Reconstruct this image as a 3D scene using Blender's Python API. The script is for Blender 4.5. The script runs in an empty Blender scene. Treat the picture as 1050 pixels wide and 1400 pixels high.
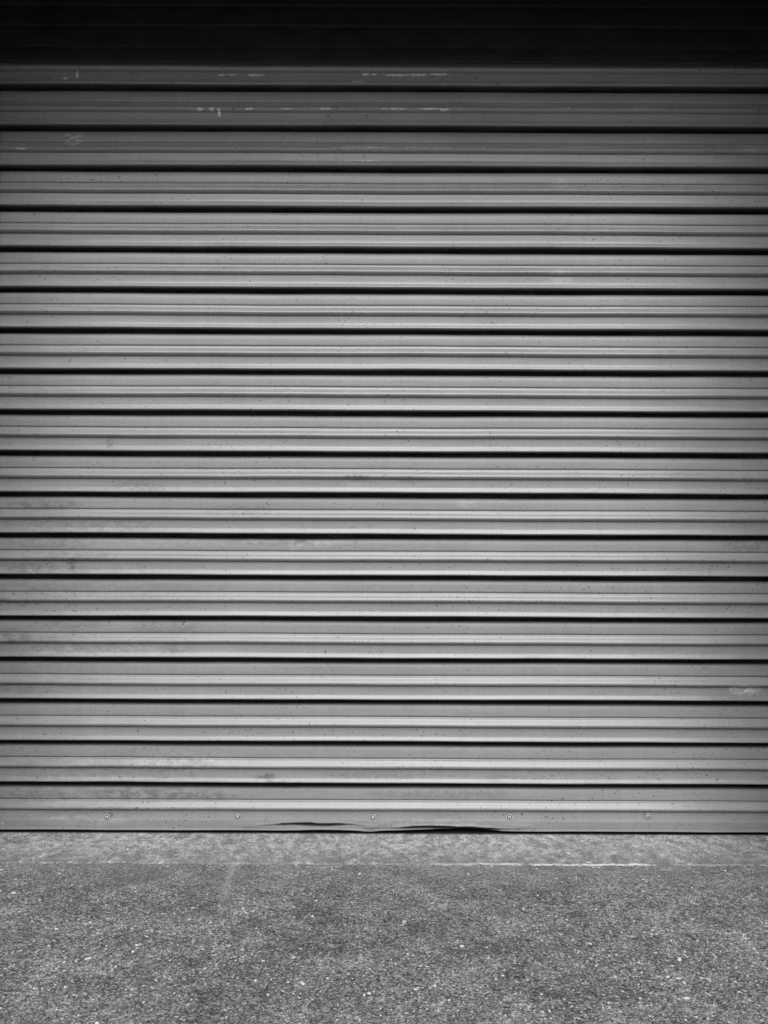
import bpy, math, random
import numpy as np
from mathutils import Matrix, Vector
random.seed(4); rng=np.random.default_rng(4)
S=bpy.context.scene
S.view_settings.view_transform='Standard'; S.view_settings.look='None'; S.view_settings.exposure=0
COL=S.collection
D=3.5; F=1307.0; H=1.092; TH=math.radians(1.3); ROLL=math.radians(0.22)
P=0.1507; Z0=0.176
def px2door(px,py):
    u=px-525; v=py-700
    r=ROLL
    u,v=(u*math.cos(r)+v*math.sin(r), -u*math.sin(r)+v*math.cos(r))
    el=TH-math.atan(v/F); z=D*math.tan(el)
    depth=D*math.cos(TH)+z*math.sin(TH)
    return u*depth/F, H+z
# ---------------- node helpers
def newmat(name):
    m=bpy.data.materials.new(name); m.use_nodes=True
    nt=m.node_tree; b=nt.nodes['Principled BSDF']
    return m,nt,b
def N(nt,t,**k):
    n=nt.nodes.new(t)
    for a,v in k.items(): setattr(n,a,v)
    return n
def L(nt,a,b): nt.links.new(a,b)
def math_(nt,op,a,b=None,clamp=False):
    n=N(nt,'ShaderNodeMath',operation=op); n.use_clamp=clamp
    for i,x in enumerate((a,b)):
        if x is None: continue
        if isinstance(x,(int,float)): n.inputs[i].default_value=x
        else: L(nt,x,n.inputs[i])
    return n.outputs[0]
def coords(nt,scale=(1,1,1)):
    tc=N(nt,'ShaderNodeTexCoord'); mp=N(nt,'ShaderNodeMapping'); mp.inputs['Scale'].default_value=scale
    L(nt,tc.outputs['Object'],mp.inputs['Vector']); return mp.outputs[0]
def noise(nt,sc,scale=(1,1,1),det=4,rough=.55):
    n=N(nt,'ShaderNodeTexNoise'); n.inputs['Scale'].default_value=sc; n.inputs['Detail'].default_value=det
    n.inputs['Roughness'].default_value=rough
    L(nt,coords(nt,scale),n.inputs['Vector']); return n.outputs['Fac']
def ramp(nt,x,lo,hi,a=0.0,b=1.0):
    n=N(nt,'ShaderNodeMapRange'); n.clamp=True
    n.inputs['From Min'].default_value=lo; n.inputs['From Max'].default_value=hi
    n.inputs['To Min'].default_value=a; n.inputs['To Max'].default_value=b
    L(nt,x,n.inputs['Value']); return n.outputs[0]
def mixv(nt,f,a,b):
    n=N(nt,'ShaderNodeMix',data_type='FLOAT')
    for i,x in ((0,f),(2,a),(3,b)):
        if isinstance(x,(int,float)): n.inputs[i].default_value=x
        else: L(nt,x,n.inputs[i])
    return n.outputs[0]
def bump(nt,b,h,dist,strength=1.0):
    n=N(nt,'ShaderNodeBump'); n.inputs['Distance'].default_value=dist; n.inputs['Strength'].default_value=strength
    L(nt,h,n.inputs['Height']); L(nt,n.outputs[0],b.inputs['Normal'])
def mesh_obj(name,verts,faces,mat,smooth=False,parent=None):
    me=bpy.data.meshes.new(name); me.from_pydata([tuple(v) for v in verts],[],faces); me.update()
    if smooth: me.shade_smooth()
    o=bpy.data.objects.new(name,me); COL.objects.link(o)
    if mat: me.materials.append(mat)
    if parent: o.parent=parent
    return o
def boxes(name,bl,mat,parent=None):
    V=[];Fc=[]
    for (x0,x1,y0,y1,z0,z1) in bl:
        b=len(V)
        V+= [(x0,y0,z0),(x1,y0,z0),(x1,y1,z0),(x0,y1,z0),(x0,y0,z1),(x1,y0,z1),(x1,y1,z1),(x0,y1,z1)]
        Fc+=[tuple(b+i for i in f) for f in ((0,3,2,1),(4,5,6,7),(0,1,5,4),(1,2,6,5),(2,3,7,6),(3,0,4,7))]
    return mesh_obj(name,V,Fc,mat,parent=parent)

# ---------------- materials
def door_material(name,base,spec=.9,rr=(.29,.39)):
    m,nt,b=newmat(name)
    at=N(nt,'ShaderNodeAttribute',attribute_name='marks'); sp=N(nt,'ShaderNodeSeparateColor'); L(nt,at.outputs['Color'],sp.inputs[0])
    chip,dark,light=sp.outputs
    gr=N(nt,'ShaderNodeAttribute',attribute_name='painted_shade').outputs['Fac']
    big=noise(nt,1.6,(1,1,1.4),5,.6)
    streak=noise(nt,9,(0.35,1,6),4,.6)
    fine=noise(nt,260,(1,1,1),2,.6)
    vert=noise(nt,16,(1.6,1,.12),4,.65)
    val=ramp(nt,big,.25,.75,base*.88,base*1.10)
    val=math_(nt,'MULTIPLY',val,ramp(nt,streak,.3,.7,.92,1.06))
    val=math_(nt,'MULTIPLY',val,ramp(nt,vert,.3,.7,.95,1.03))
    val=math_(nt,'MULTIPLY',val,ramp(nt,fine,.3,.7,.90,1.10))
    spk=noise(nt,110,(1,1,1.0),2,.5)
    dens=noise(nt,3.0,(1,1,1),3,.6)
    s1=math_(nt,'MULTIPLY',ramp(nt,spk,.65,.69),ramp(nt,dens,.40,.6,.25,.95))
    val=mixv(nt,s1,val,base*.28)
    smn=noise(nt,42,(.7,1,1.2),8,.82)
    sm=math_(nt,'MULTIPLY',dark,ramp(nt,smn,.44,.54))
    val=mixv(nt,sm,val,base*.32)
    ln=noise(nt,60,(.7,1,1.3),5,.7)
    lm=math_(nt,'MULTIPLY',light,ramp(nt,ln,.42,.62))
    val=mixv(nt,lm,val,min(1,base*1.9))
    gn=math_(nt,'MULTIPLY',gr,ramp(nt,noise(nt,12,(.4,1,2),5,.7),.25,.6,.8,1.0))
    val=mixv(nt,gn,val,.012)  # near-black shade painted into slat grooves and rail dents
    cn=noise(nt,210,(.5,1,1.4),4,.8)
    cm=math_(nt,'MULTIPLY',math_(nt,'SUBTRACT',math_(nt,'ADD',cn,chip),1.04),60,True)
    val=mixv(nt,cm,val,1.0)
    cc=N(nt,'ShaderNodeCombineColor')
    for i in range(3): L(nt,val,cc.inputs[i])
    L(nt,cc.outputs[0],b.inputs['Base Color'])
    r=ramp(nt,streak,.3,.7,*rr)
    L(nt,mixv(nt,gn,r,.95),b.inputs['Roughness'])
    b.inputs['Specular IOR Level'].default_value=spec
    bump(nt,b,math_(nt,'ADD',math_(nt,'MULTIPLY',fine,.3),noise(nt,14,(.5,1,1),3,.5)),.0008,.5)
    return m
M_door=door_material('painted_steel',.41)
M_rail=door_material('painted_rail',.37,.35,(.5,.6))

m,nt,b=newmat('bolt_steel'); M_bolt=m
v=noise(nt,300); vv=ramp(nt,v,.3,.7,.6,.85)
tc=N(nt,'ShaderNodeTexCoord'); sx=N(nt,'ShaderNodeSeparateXYZ'); L(nt,tc.outputs['Object'],sx.inputs[0])
rad=math_(nt,'SQRT',math_(nt,'ADD',math_(nt,'MULTIPLY',sx.outputs[0],sx.outputs[0]),math_(nt,'MULTIPLY',sx.outputs[2],sx.outputs[2])))
ring=math_(nt,'MULTIPLY',ramp(nt,rad,.0062,.0070),ramp(nt,rad,.0096,.0086))
rim=ramp(nt,rad,.0126,.0131)
core=ramp(nt,rad,.0022,.0014)
bolt_shade=math_(nt,'MAXIMUM',math_(nt,'MAXIMUM',ring,rim),core)  # shade of head gap, washer rim and socket painted into the colour
vv=mixv(nt,bolt_shade,vv,.015)
c=N(nt,'ShaderNodeCombineColor')
for i in range(3): L(nt,vv,c.inputs[i])
L(nt,c.outputs[0],b.inputs['Base Color']); b.inputs['Metallic'].default_value=.2; b.inputs['Roughness'].default_value=.4

def asphalt():
    m,nt,b=newmat('asphalt')
    tc=coords(nt)
    def vor(sc,rand=1.0,feat='F1'):
        n=N(nt,'ShaderNodeTexVoronoi'); n.feature=feat; n.inputs['Scale'].default_value=sc; n.inputs['Randomness'].default_value=rand
        L(nt,tc,n.inputs['Vector']); return n
    v1=vor(205); v2=vor(430); v3=vor(98)
    def cellval(v):
        s=N(nt,'ShaderNodeSeparateColor'); L(nt,v.outputs['Color'],s.inputs[0]); return s.outputs
    c1=cellval(v1); c2=cellval(v2); c3=cellval(v3)
    base=ramp(nt,c1[0],0,1,.09,.46)
    base=math_(nt,'MULTIPLY',base,ramp(nt,c2[0],0,1,.42,1.58))
    base=math_(nt,'MULTIPLY',base,ramp(nt,c3[2],0,1,.74,1.26))
    n2=noise(nt,3.5,(1,1,1),5,.65)
    thr=ramp(nt,n2,.35,.7,.97,.85)
    br=math_(nt,'GREATER_THAN',c1[1],thr)
    br=math_(nt,'MULTIPLY',br,ramp(nt,v1.outputs['Distance'],.4,.5,1,0))
    base=mixv(nt,br,base,ramp(nt,c2[1],0,1,.6,1.0))
    br3=math_(nt,'MULTIPLY',math_(nt,'GREATER_THAN',c3[1],math_(nt,'ADD',thr,.01)),ramp(nt,v3.outputs['Distance'],.26,.34,1,0))
    base=mixv(nt,br3,base,.95)
    pat=noise(nt,1.6,(1,1,1),6,.7); pat2=noise(nt,8,(1,1,1),8,.85)
    base=math_(nt,'MULTIPLY',base,ramp(nt,pat,.36,.64,.78,1.16))
    base=math_(nt,'MULTIPLY',base,ramp(nt,pat2,.38,.62,.56,1.36))
    sx=N(nt,'ShaderNodeSeparateXYZ'); L(nt,tc,sx.inputs[0])
    dust=math_(nt,'MULTIPLY',ramp(nt,sx.outputs[1],-.6,-.3),ramp(nt,noise(nt,7,(.5,1,1),6,.75),.35,.6,.1,.7))
    base=mixv(nt,dust,base,math_(nt,'MULTIPLY',ramp(nt,c2[0],0,1,.5,1.5),.33))
    xs=math_(nt,'ADD',sx.outputs[0],math_(nt,'MULTIPLY',ramp(nt,noise(nt,6,(1,1,1),3,.6),0,1,-.5,.5),.05))
    xs=math_(nt,'ADD',xs,math_(nt,'MULTIPLY',sx.outputs[1],.04))
    st=math_(nt,'SUBTRACT',1.0,math_(nt,'MULTIPLY',math_(nt,'ABSOLUTE',math_(nt,'ADD',xs,.50)),50),True)
    st=math_(nt,'MULTIPLY',st,ramp(nt,sx.outputs[1],-.85,-.45,0,.9))
    st=math_(nt,'MULTIPLY',st,ramp(nt,c1[2],0,1,.1,.9))
    base=mixv(nt,st,base,.6)
    c=N(nt,'ShaderNodeCombineColor')
    for i in range(3): L(nt,base,c.inputs[i])
    L(nt,c.outputs[0],b.inputs['Base Color']); b.inputs['Roughness'].default_value=.95
    b.inputs['Specular IOR Level'].default_value=.2
    h=math_(nt,'ADD',math_(nt,'MULTIPLY',ramp(nt,v1.outputs['Distance'],0,.8,1,0),.7),math_(nt,'MULTIPLY',c1[2],.5))
    bump(nt,b,h,.001,.6)
    return m
M_asph=asphalt()

def concrete():
    m,nt,b=newmat('worn_concrete')
    tc=coords(nt)
    vo=N(nt,'ShaderNodeTexVoronoi'); vo.inputs['Scale'].default_value=260; L(nt,tc,vo.inputs['Vector'])
    vs=N(nt,'ShaderNodeSeparateColor'); L(nt,vo.outputs['Color'],vs.inputs[0])
    grain=ramp(nt,vs.outputs[0],0,1,.6,1.4)
    a=noise(nt,4,(.7,1.2,1),6,.75); f=noise(nt,30,(1,.6,1),8,.85)
    base=ramp(nt,a,.35,.65,.45,.62)
    base=math_(nt,'MULTIPLY',base,ramp(nt,f,.42,.58,.66,1.25))
    base=math_(nt,'MULTIPLY',base,grain)
    fl=math_(nt,'MULTIPLY',ramp(nt,noise(nt,22,(1,.7,1),8,.85),.54,.57),ramp(nt,noise(nt,3,(1,1,1),3,.6),.35,.5))
    base=mixv(nt,math_(nt,'MULTIPLY',fl,.7),base,.88)
    dk=math_(nt,'MULTIPLY',ramp(nt,noise(nt,16,(1,.7,1),8,.85),.51,.58),.7)
    base=mixv(nt,dk,base,math_(nt,'MULTIPLY',grain,.22))
    sx=N(nt,'ShaderNodeSeparateXYZ'); L(nt,tc,sx.inputs[0])
    gr=math_(nt,'MULTIPLY',ramp(nt,sx.outputs[1],-.18,-.31),ramp(nt,noise(nt,18,(.7,.8,1),8,.8),.42,.54,.05,.95))
    base=mixv(nt,gr,base,math_(nt,'MULTIPLY',grain,.28))
    at=N(nt,'ShaderNodeAttribute',attribute_name='lip').outputs['Fac']
    lip=math_(nt,'MULTIPLY',at,ramp(nt,noise(nt,5,(1,.2,1),4,.7),.38,.48))
    lip=math_(nt,'MULTIPLY',lip,ramp(nt,noise(nt,40,(.6,1,1),4,.7),.38,.52,.1,1))
    lip=math_(nt,'MULTIPLY',lip,math_(nt,'MULTIPLY',ramp(nt,sx.outputs[0],.15,.5,.08,.9),ramp(nt,sx.outputs[0],.85,1.05,1,.2)))
    base=mixv(nt,lip,base,.95)
    contact_shade=ramp(nt,sx.outputs[1],-.022,-.004,0,.95)  # contact shadow under the door painted into the concrete
    base=mixv(nt,contact_shade,base,.02)
    c=N(nt,'ShaderNodeCombineColor')
    for i in range(3): L(nt,base,c.inputs[i])
    L(nt,c.outputs[0],b.inputs['Base Color']); b.inputs['Roughness'].default_value=.95; b.inputs['Specular IOR Level'].default_value=.2
    bump(nt,b,f,.003,.5)
    return m
M_conc=concrete()

def plain(name,lo,hi,r=.9):
    m,nt,b=newmat(name)
    v=ramp(nt,noise(nt,6,(1,1,3),6,.7),.3,.7,lo,hi); c=N(nt,'ShaderNodeCombineColor')
    for i in range(3): L(nt,v,c.inputs[i])
    L(nt,c.outputs[0],b.inputs['Base Color']); b.inputs['Roughness'].default_value=r
    bump(nt,b,noise(nt,60,(1,1,1),5,.7),.003,.5)
    return m
M_wall=plain('dark_render',.02,.035)
M_hood=plain('blackened_steel',.035,.065,.7)
for n_ in M_hood.node_tree.nodes:
    if n_.type=='BUMP': n_.inputs['Strength'].default_value=.1
M_hood.node_tree.nodes['Principled BSDF'].inputs['Specular IOR Level'].default_value=.25

# ---------------- ground
G=400
o=mesh_obj('ground',[(-G,-G,0),(G,-G,0),(G,G,0),(-G,G,0)],[(0,1,2,3)],M_asph)
o['kind']='structure'; o['label']='rough weathered asphalt with pale exposed aggregate'
nx=1400; X=np.linspace(-1.449,1.449,nx)
def rnoise(n,k,amp):
    a=rng.normal(0,1,k); return amp*np.interp(np.linspace(0,k-1,n),np.arange(k),a)
edge=-.316+rnoise(nx,12,.002)+rnoise(nx,60,.002)+rnoise(nx,280,.0025)+rng.normal(0,.0013,nx)
V=[];Fc=[];LP=[]
for i in range(nx):
    e=edge[i]
    V+=[(X[i],e-.012,-.002),(X[i],e,.0015+.001*math.sin(X[i]*31)),(X[i],e+.003,.003),(X[i],e+.006,.0034),(X[i],e+.04,.005),(X[i],.3,.005)]
    LP+=[.5,1,1,0,0,0]
for i in range(nx-1):
    for k in range(5):
        a=i*6+k; Fc.append((a,a+6,a+7,a+1))
o=mesh_obj('pavement',V,Fc,M_conc)
la=o.data.attributes.new('lip','FLOAT','POINT'); la.data.foreach_set('value',np.array(LP,dtype=np.float32))
o['kind']='structure'; o['label']='worn concrete threshold strip beneath the roller shutter'

# gravel
ico=[(0,0,1),(.89,0,.45),(.28,.85,.45),(-.72,.53,.45),(-.72,-.53,.45),(.28,-.85,.45),(.72,.53,-.45),(-.28,.85,-.45),(-.89,0,-.45),(-.28,-.85,-.45),(.72,-.53,-.45),(0,0,-1)]
icf=[(0,1,2),(0,2,3),(0,3,4),(0,4,5),(0,5,1),(1,6,2),(2,7,3),(3,8,4),(4,9,5),(5,10,1),(6,7,2),(7,8,3),(8,9,4),(9,10,5),(10,6,1),(11,7,6),(11,8,7),(11,9,8),(11,10,9),(11,6,10)]
V=[];Fc=[];cols=[]
def density(x,y):
    d=.14
    d+=.9*math.exp(-((x-.72)**2/.07+(y+1.08)**2/.07))
    d+=.6*math.exp(-((x+.62)**2/.08+(y+1.0)**2/.08))
    d+=.35*math.exp(-((x-.1)**2/.2+(y+1.15)**2/.05))
    return d
cnt=0
while cnt<8000:
    x=random.uniform(-1.6,1.6); y=random.uniform(-1.5,-.03)
    if abs(x)>1.44 and y>-1.0: continue
    if random.random()>density(x,y)+( .25 if y>-.40 and random.random()<.3 else 0): continue
    s=min(.0075,.0012*math.exp(random.gauss(0.12,.54)))
    z=.005 if y>-.27 else .0015
    b0=len(V); a=random.uniform(0,6.28); ca,sa=math.cos(a),math.sin(a)
    ex=random.uniform(.8,1.9); ez=random.uniform(.4,.8)
    for (px,py,pz) in ico:
        j=random.uniform(.65,1.25)
        qx=px*s*ex*j; qy=py*s*j; qz=pz*s*ez*j
        V.append((x+qx*ca-qy*sa,y+qx*sa+qy*ca,z+s*ez*.3+qz))
    Fc+=[tuple(b0+i for i in f) for f in icf]
    g=random.choice((.25,.4,.6,.8,.95)); cols+=[g]*20
    cnt+=1
m,nt,b=newmat('chips')
at=N(nt,'ShaderNodeAttribute',attribute_name='tone'); L(nt,at.outputs['Color'],b.inputs['Base Color']); b.inputs['Roughness'].default_value=.9
o=mesh_obj('gravel',V,Fc,m); o['kind']='stuff'; o['label']='loose pale stone chips scattered over the asphalt'; o['category']='gravel'
ca=o.data.color_attributes.new('tone','FLOAT_COLOR','CORNER')
arr=np.ones((len(o.data.loops),4),dtype=np.float32); arr[:,:3]=np.repeat(np.array(cols),3)[:,None]
ca.data.foreach_set('color',arr.ravel())

# ---------------- marks list
MK=[]
def mk(x,y,rx,ry,s,c): MK.append((x,y,rx,ry,s,c))
for (x,y,rx,ry,s) in [(303,103,8,2.4,.68),(318,103,14,2,.64),(348,103,20,2.4,.68),(500,102,6,3,.71),(512,102,6,2.6,.69),(540,103,24,2.8,.69),(570,103,22,2.8,.69),(600,102,22,2.4,.66),(420,103,60,1.8,.55),
    (490,113,14,2,.64),(106,103,2.6,8,.71),(90,108,5,3,.66),(274,151,7,2.6,.66),(290,151,5,2.6,.68),(300,155,3,8,.68),(341,151,8,2.2,.66),(392,151,14,1.8,.61),(445,151,11,2.2,.64),
    (540,151,26,2,.62),(585,151,20,2,.62),(607,152,11,2.2,.64),(30,205,12,2,.60),(500,220,50,2,.57),(500,203,70,2,.58),(580,203,70,2,.56),(640,203,60,2,.54),(790,203,70,2,.54),(785,150,50,2,.54),(250,135,12,2,.56),(880,137,24,2,.54),
    (1025,943,14,6,.56),(640,692,12,3,.46),(765,378,14,4,.44),(120,1127,30,3,.44),(4,1125,5,8,.5)]: mk(x,y,rx,ry,s*.77,0)
for (x,y,rx,ry,s) in [(100,190,9,9,.35),(487,652,14,3,.8),(410,742,8,8,.7),(360,740,40,4,.5),(150,605,4,7,.6),(98,770,6,10,.8),(40,775,30,10,.5),(150,720,60,8,.4),(60,690,40,7,.5),
    (20,823,30,6,.6),(110,762,50,8,.35),(365,1064,12,6,.9),(390,1072,20,5,.8),(240,1045,40,9,.5),(200,1085,70,9,.6),(60,1088,50,7,.45),(290,1090,30,5,.5),(230,855,40,10,.35),
    (240,888,20,6,.5),(100,850,40,8,.35),(22,870,22,8,.5),(700,1065,40,4,.4),(735,900,20,3,.5),(905,848,12,3,.5),(1020,745,30,8,.45),(1000,960,40,8,.35),(740,400,10,4,.4),(170,140,8,4,.3),
    (35,942,35,8,.35),(520,1060,60,5,.3),(560,655,20,4,.45),(190,665,25,8,.45),(140,800,120,30,.22),(120,1060,130,30,.25),(80,900,80,30,.22),(60,730,60,25,.25),(130,1110,60,8,.35),(330,700,40,8,.25),(600,1085,80,5,.35),(850,1070,60,5,.3)]: mk(x,y,rx,ry,s,1)
for (x,y,rx,ry,s) in [(100,190,10,9,1),(1018,943,18,6,1),(765,378,14,6,.5),(765,251,10,6,.5),(640,690,12,4,.5),(200,742,120,6,.25),(430,742,30,5,.4),(150,885,100,10,.25),(250,1040,60,12,.3),
    (130,1120,60,6,.3),(880,150,16,3,.45),(560,190,50,10,.2),(1030,205,18,6,.5),(270,600,30,5,.2),(600,1125,60,5,.25)]: mk(x,y,rx,ry,s,2)
def paint(o,XX,ZZ,painted_shade=None):
    n=XX.size; A=np.zeros((n,4),dtype=np.float32); A[:,3]=1
    x=XX.ravel(); z=ZZ.ravel()
    for (mx,my,rx,ry,s,c) in MK:
        cx,cz=px2door(mx,my); sx=rx*.00268; sz=ry*.00268
        d=((x-cx)/sx)**2+((z-cz)/sz)**2
        A[:,c]=np.maximum(A[:,c],s*np.clip(1.35-d*.6,0,1.25 if c==0 else 1))
    ca=o.data.color_attributes.new('marks','FLOAT_COLOR','POINT')
    ca.data.foreach_set('color',A.ravel())
    ga=o.data.attributes.new('painted_shade','FLOAT','POINT')
    ga.data.foreach_set('value',(np.zeros(n) if painted_shade is None else painted_shade.ravel()).astype(np.float32))

# ---------------- roller shutter
door=bpy.data.objects.new('roller_shutter',None); COL.objects.link(door)
door['label']='closed grey ribbed steel roller shutter with scuffed paint'; door['category']='roller shutter'
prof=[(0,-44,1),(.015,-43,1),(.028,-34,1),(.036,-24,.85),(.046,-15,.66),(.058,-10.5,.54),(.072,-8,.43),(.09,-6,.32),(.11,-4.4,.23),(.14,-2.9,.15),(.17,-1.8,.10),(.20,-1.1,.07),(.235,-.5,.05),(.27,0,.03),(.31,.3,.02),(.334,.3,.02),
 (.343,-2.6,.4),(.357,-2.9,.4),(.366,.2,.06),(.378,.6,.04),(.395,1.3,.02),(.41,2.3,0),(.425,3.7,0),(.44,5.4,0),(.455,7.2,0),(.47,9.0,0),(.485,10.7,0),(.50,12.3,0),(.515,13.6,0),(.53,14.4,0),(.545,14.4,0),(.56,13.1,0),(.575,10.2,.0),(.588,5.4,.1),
 (.596,-.6,.4),(.610,-1.6,.4),(.618,1.0,.04),(.63,1.4,0),(.67,1.9,0),(.71,2.4,0),(.75,2.9,0),(.79,3.6,0),(.81,4.3,0),(.825,5.1,0),(.84,6.2,0),(.855,7.5,0),(.87,8.8,0),(.885,10.1,0),(.897,11.1,0),(.91,11.7,0),(.922,10.8,0),(.932,6,.3),(.939,-4,.85),(.948,-28,1),(.962,-42,1),(.98,-44,1)]  # last value paints slot and rib-line shade, fading down the face below
rows=[]
for k in range(19,-1,-1):
    for t,y,g in prof:
        if k==0 and t>.83: break
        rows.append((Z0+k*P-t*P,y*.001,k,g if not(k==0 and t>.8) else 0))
rows=[r for r in rows if r[0]<3.05]
R=np.array(rows)
nc=721; X=np.linspace(-1.44,1.44,nc)
one=np.ones((1,nc))
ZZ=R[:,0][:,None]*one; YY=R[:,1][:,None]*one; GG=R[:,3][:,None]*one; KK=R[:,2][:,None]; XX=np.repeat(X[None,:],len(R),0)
ph=KK*2.399
wav=.0006*np.sin(XX*2.3+ph*1.7)+.0004*np.sin(XX*6.1+ph*3.1)+.00018*np.sin(XX*17+ph*5)
ZZ=ZZ+wav
bow=.0014*np.sin(XX*1.4+ph*.3+ZZ*.8)+.0007*np.sin(XX*4.7+ph*2.2)+.0003*np.sin(XX*13+ph)
out=-(YY+bow)
for (px,py,rx,rz,d) in [(487,658,.03,.010,.002),(410,742,.03,.02,.005),(765,378,.05,.03,.002),(160,1060,.12,.05,.003),(660,1060,.2,.05,.003),(300,880,.1,.04,.002)]:
    cx,cz=px2door(px,py); out+=d*np.exp(-((XX-cx)/rx)**2-((ZZ-cz)/rz)**2)
V=np.stack([XX,out,ZZ],-1).reshape(-1,3)
Fc=[]
for r in range(len(R)-1):
    for c in range(nc-1):
        a=r*nc+c; Fc.append((a,a+nc,a+nc+1,a+1))
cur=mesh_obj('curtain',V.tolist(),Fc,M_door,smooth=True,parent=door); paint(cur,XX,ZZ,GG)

# bottom rail
nr=1201; X=np.linspace(-1.44,1.44,nr)
zs=[.0525,.050]+list(np.arange(.048,.0180,-.0012))+[.0172,.0160,.0152]
prf=[(.056,-.001)]
for z in zs: prf.append((z,.0082+.0022*max(0,min(1,(.022-z)/.004)) if z<.05 else .0075))
prf+=[(.0148,.004),(.0148,-.02)]
def gx(px,w,p=2):
    c=(px-525)*.00266; return np.exp(-np.abs((X-c)/(w*.00266))**p)
def tri(px0,px1,pk,p=.6):
    a,c,b=[(q-525)*.00266 for q in (px0,pk,px1)]
    return np.clip(np.minimum((X-a)/(c-a),(b-X)/(b-c)),0,1)**p
rag=rnoise(nr,90,.0007)+rnoise(nr,300,.0003)
rag2=rnoise(nr,70,.0008)+rnoise(nr,300,.0003)
tA=tri(350,505,430); tB=tri(515,712,632)
topA=.035+.010*tri(350,505,425,1)+.0015*np.sin(X*33)+rag; botA=.037-.004*tri(380,490,450,1)+.0015*np.sin(X*33)+rag2
topB=.022+.011*tri(515,712,590,1)+rag2; botB=.024-.010*tri(545,700,655,1)+rag
lift=.003*gx(450,45)+.006*gx(610,65)-.004*gx(508,12)+.0004*np.sin(X*9)
bulge=.006*gx(507,13)+.004*gx(350,28)+.005*gx(710,20)
crk=gx(530,150,4)
VV=[];GR=[]
for j,(z,y) in enumerate(prf):
    yo=-(y+bulge*np.exp(-((z-.032)/.010)**2))+crk*(.0009*np.sin(X*27+z*110)+.0005*np.sin(X*58-z*200))*(1 if 1<j<len(prf)-2 else 0)
    g=np.zeros(nr)
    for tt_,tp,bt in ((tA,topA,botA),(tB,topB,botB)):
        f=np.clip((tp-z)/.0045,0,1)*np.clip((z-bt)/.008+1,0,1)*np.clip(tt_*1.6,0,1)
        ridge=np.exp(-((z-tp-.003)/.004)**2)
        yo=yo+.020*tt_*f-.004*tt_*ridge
        g=np.maximum(g,f**1.2)  # shade inside the dents, painted into the rail colour
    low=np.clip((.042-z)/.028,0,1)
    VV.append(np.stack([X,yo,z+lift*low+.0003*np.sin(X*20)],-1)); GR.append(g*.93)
VV=np.array(VV); GR=np.array(GR)
Fc=[]
for r in range(len(prf)-1):
    for c in range(nr-1):
        a=r*nr+c; Fc.append((a,a+nr,a+nr+1,a+1))
rail=mesh_obj('bottom_rail',VV.reshape(-1,3).tolist(),Fc,M_rail,smooth=True,parent=door)
rail['label']='dented and creased grey metal bottom rail'
paint(rail,VV[:,:,0],VV[:,:,2],GR)

# bolts: pan head on a washer
bp=[(.0034,.0070),(.0056,.0060),(.0068,.0036),(.0068,.0012),(.0080,.0012),(.0082,.0030),(.0120,.0026),(.0130,.0014),(.0136,-.002)]
def bolt_mesh():
    n=32; V=[(0,-.0042,0)];Fc=[]
    pr=[(.0014,.0046),(.0020,.0071)]+bp
    for (r,h) in pr:
        for i in range(n):
            a=2*math.pi*i/n; V.append((r*math.cos(a),-h,r*math.sin(a)))
    for i in range(n): Fc.append((0,1+i,1+(i+1)%n))
    for k in range(len(pr)-1):
        for i in range(n):
            a=1+k*n+i; b_=1+k*n+(i+1)%n; Fc.append((a,a+n,b_+n,b_))
    me=bpy.data.meshes.new('bolt'); me.from_pydata(V,[],Fc); me.materials.append(M_bolt); return me
bm_=bolt_mesh()
for (px,py) in [(147,1116.5),(325,1116),(510,1117),(696,1116.5),(885,1115)]:
    x,z=px2door(px,py); o=bpy.data.objects.new('bolt',bm_); COL.objects.link(o); o.parent=door
    o.location=(x,-.0052,z); o.rotation_euler=(0,random.uniform(0,3),0)
for s in (-1,1):
    xa=s*1.418; xb=s*1.448
    x0,x1=min(xa,xb),max(xa,xb)
    boxes('guide_rail',[(x0,x1,-.045,-.032,.006,2.81),(x0,x1,.055,.065,.006,2.81)],M_wall,parent=door)
hp=[(-.018,2.824),(-.032,2.819),(-.036,2.823),(-.034,2.845),(-.031,2.864),(-.024,2.868),(-.024,2.873),(-.040,2.878),(-.037,2.91),(-.034,2.940),(-.028,2.944),(-.028,2.950),(-.042,2.955),(-.039,2.99),(-.036,3.015),(-.030,3.019),(-.030,3.025),(-.042,3.030),(-.042,3.069),(.05,3.069)]
nh=60; X=np.linspace(-1.446,1.446,nh); V=[];Fc=[]
for (y,z) in hp:
    for x in X: V.append((x,y+.001*math.sin(x*6+z*30),z+.0008*math.sin(x*3)))
for r in range(len(hp)-1):
    for c in range(nh-1):
        a=r*nh+c; Fc.append((a,a+1,a+nh+1,a+nh))
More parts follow.
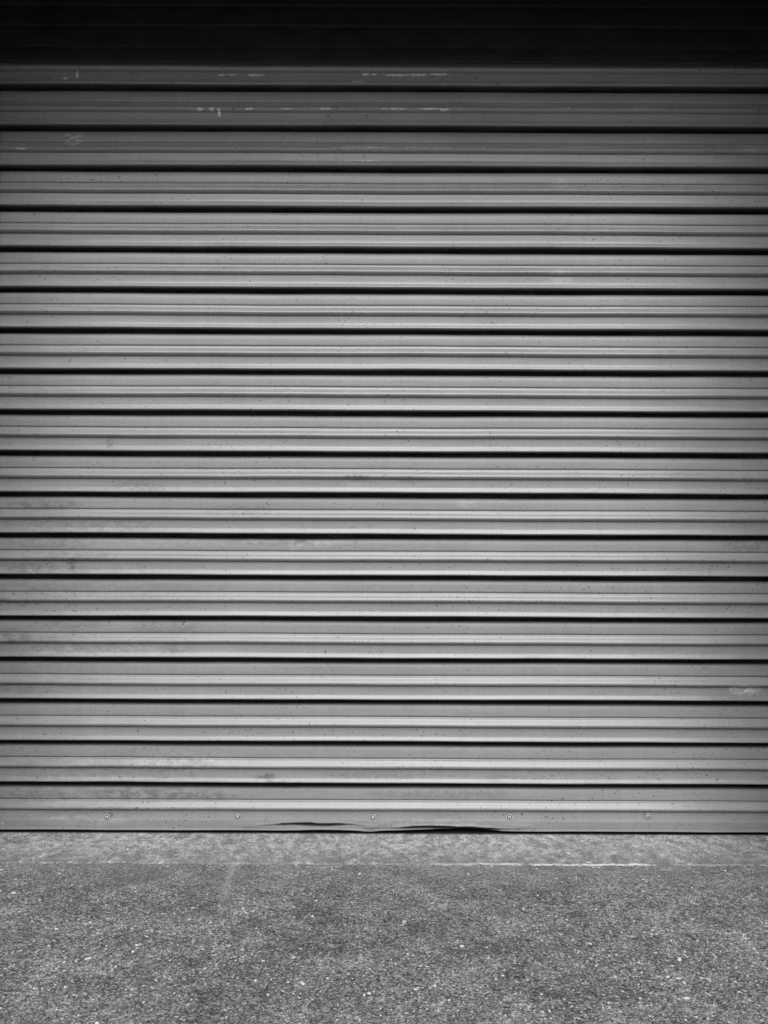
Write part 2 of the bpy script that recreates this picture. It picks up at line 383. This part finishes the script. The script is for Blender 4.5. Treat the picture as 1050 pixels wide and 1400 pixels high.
boxh=mesh_obj('hood',V,Fc,M_hood,parent=door)

# ---------------- building
bld=bpy.data.objects.new('building',None); COL.objects.link(bld)
bld['label']='dark rendered building with overhang added to shade a recessed shutter opening'; bld['category']='building'
boxes('wall',[(-7,-1.45,-.95,.40,0,4.6),(1.45,7,-.95,.40,0,4.6),(-1.45,1.45,-.12,.40,3.073,4.6),(-7,7,4,4.3,0,4.6)],M_wall,parent=bld)  # side piers unseen, brought forward to darken the curtain's edges
boxes('shade_canopy',[(-1.447,1.447,-.41,-.123,3.12,3.34),(-1.447,1.447,-.47,-.413,2.855,3.38)],M_wall,parent=bld)  # unseen overhang, added and sized to shade the top slats
boxes('roof',[(-7.1,7.1,-.5,4.4,4.603,4.75)],M_wall,parent=bld)

# ---------------- light
W=bpy.data.worlds.new('World'); S.world=W; W.use_nodes=True; nt=W.node_tree
bg=nt.nodes['Background']; sky=N(nt,'ShaderNodeTexSky'); sky.sky_type='NISHITA'; sky.sun_disc=False
EL=math.radians(51); AZ=math.radians(4); sky.sun_elevation=EL; sky.sun_rotation=math.radians(180)-AZ
bw=N(nt,'ShaderNodeRGBToBW'); L(nt,sky.outputs[0],bw.inputs[0]); L(nt,bw.outputs[0],bg.inputs['Color']); bg.inputs['Strength'].default_value=.105
sl=bpy.data.lights.new('sun','SUN'); sl.energy=1.85; sl.angle=math.radians(36); so=bpy.data.objects.new('sun',sl); COL.objects.link(so)
d=Vector((-math.sin(AZ)*math.cos(EL),math.cos(AZ)*math.cos(EL),-math.sin(EL))); so.rotation_euler=d.to_track_quat('-Z','Y').to_euler()

# ---------------- camera
cd=bpy.data.cameras.new('camera'); cam=bpy.data.objects.new('camera',cd); COL.objects.link(cam)
cd.sensor_fit='VERTICAL'; cd.sensor_height=36; cd.sensor_width=27; cd.lens=F/1400*36; cd.clip_end=2000
cam.matrix_world=Matrix.Translation((0,-D,H))@Matrix.Rotation(math.pi/2+TH,4,'X')@Matrix.Rotation(ROLL,4,'Z')
S.camera=cam
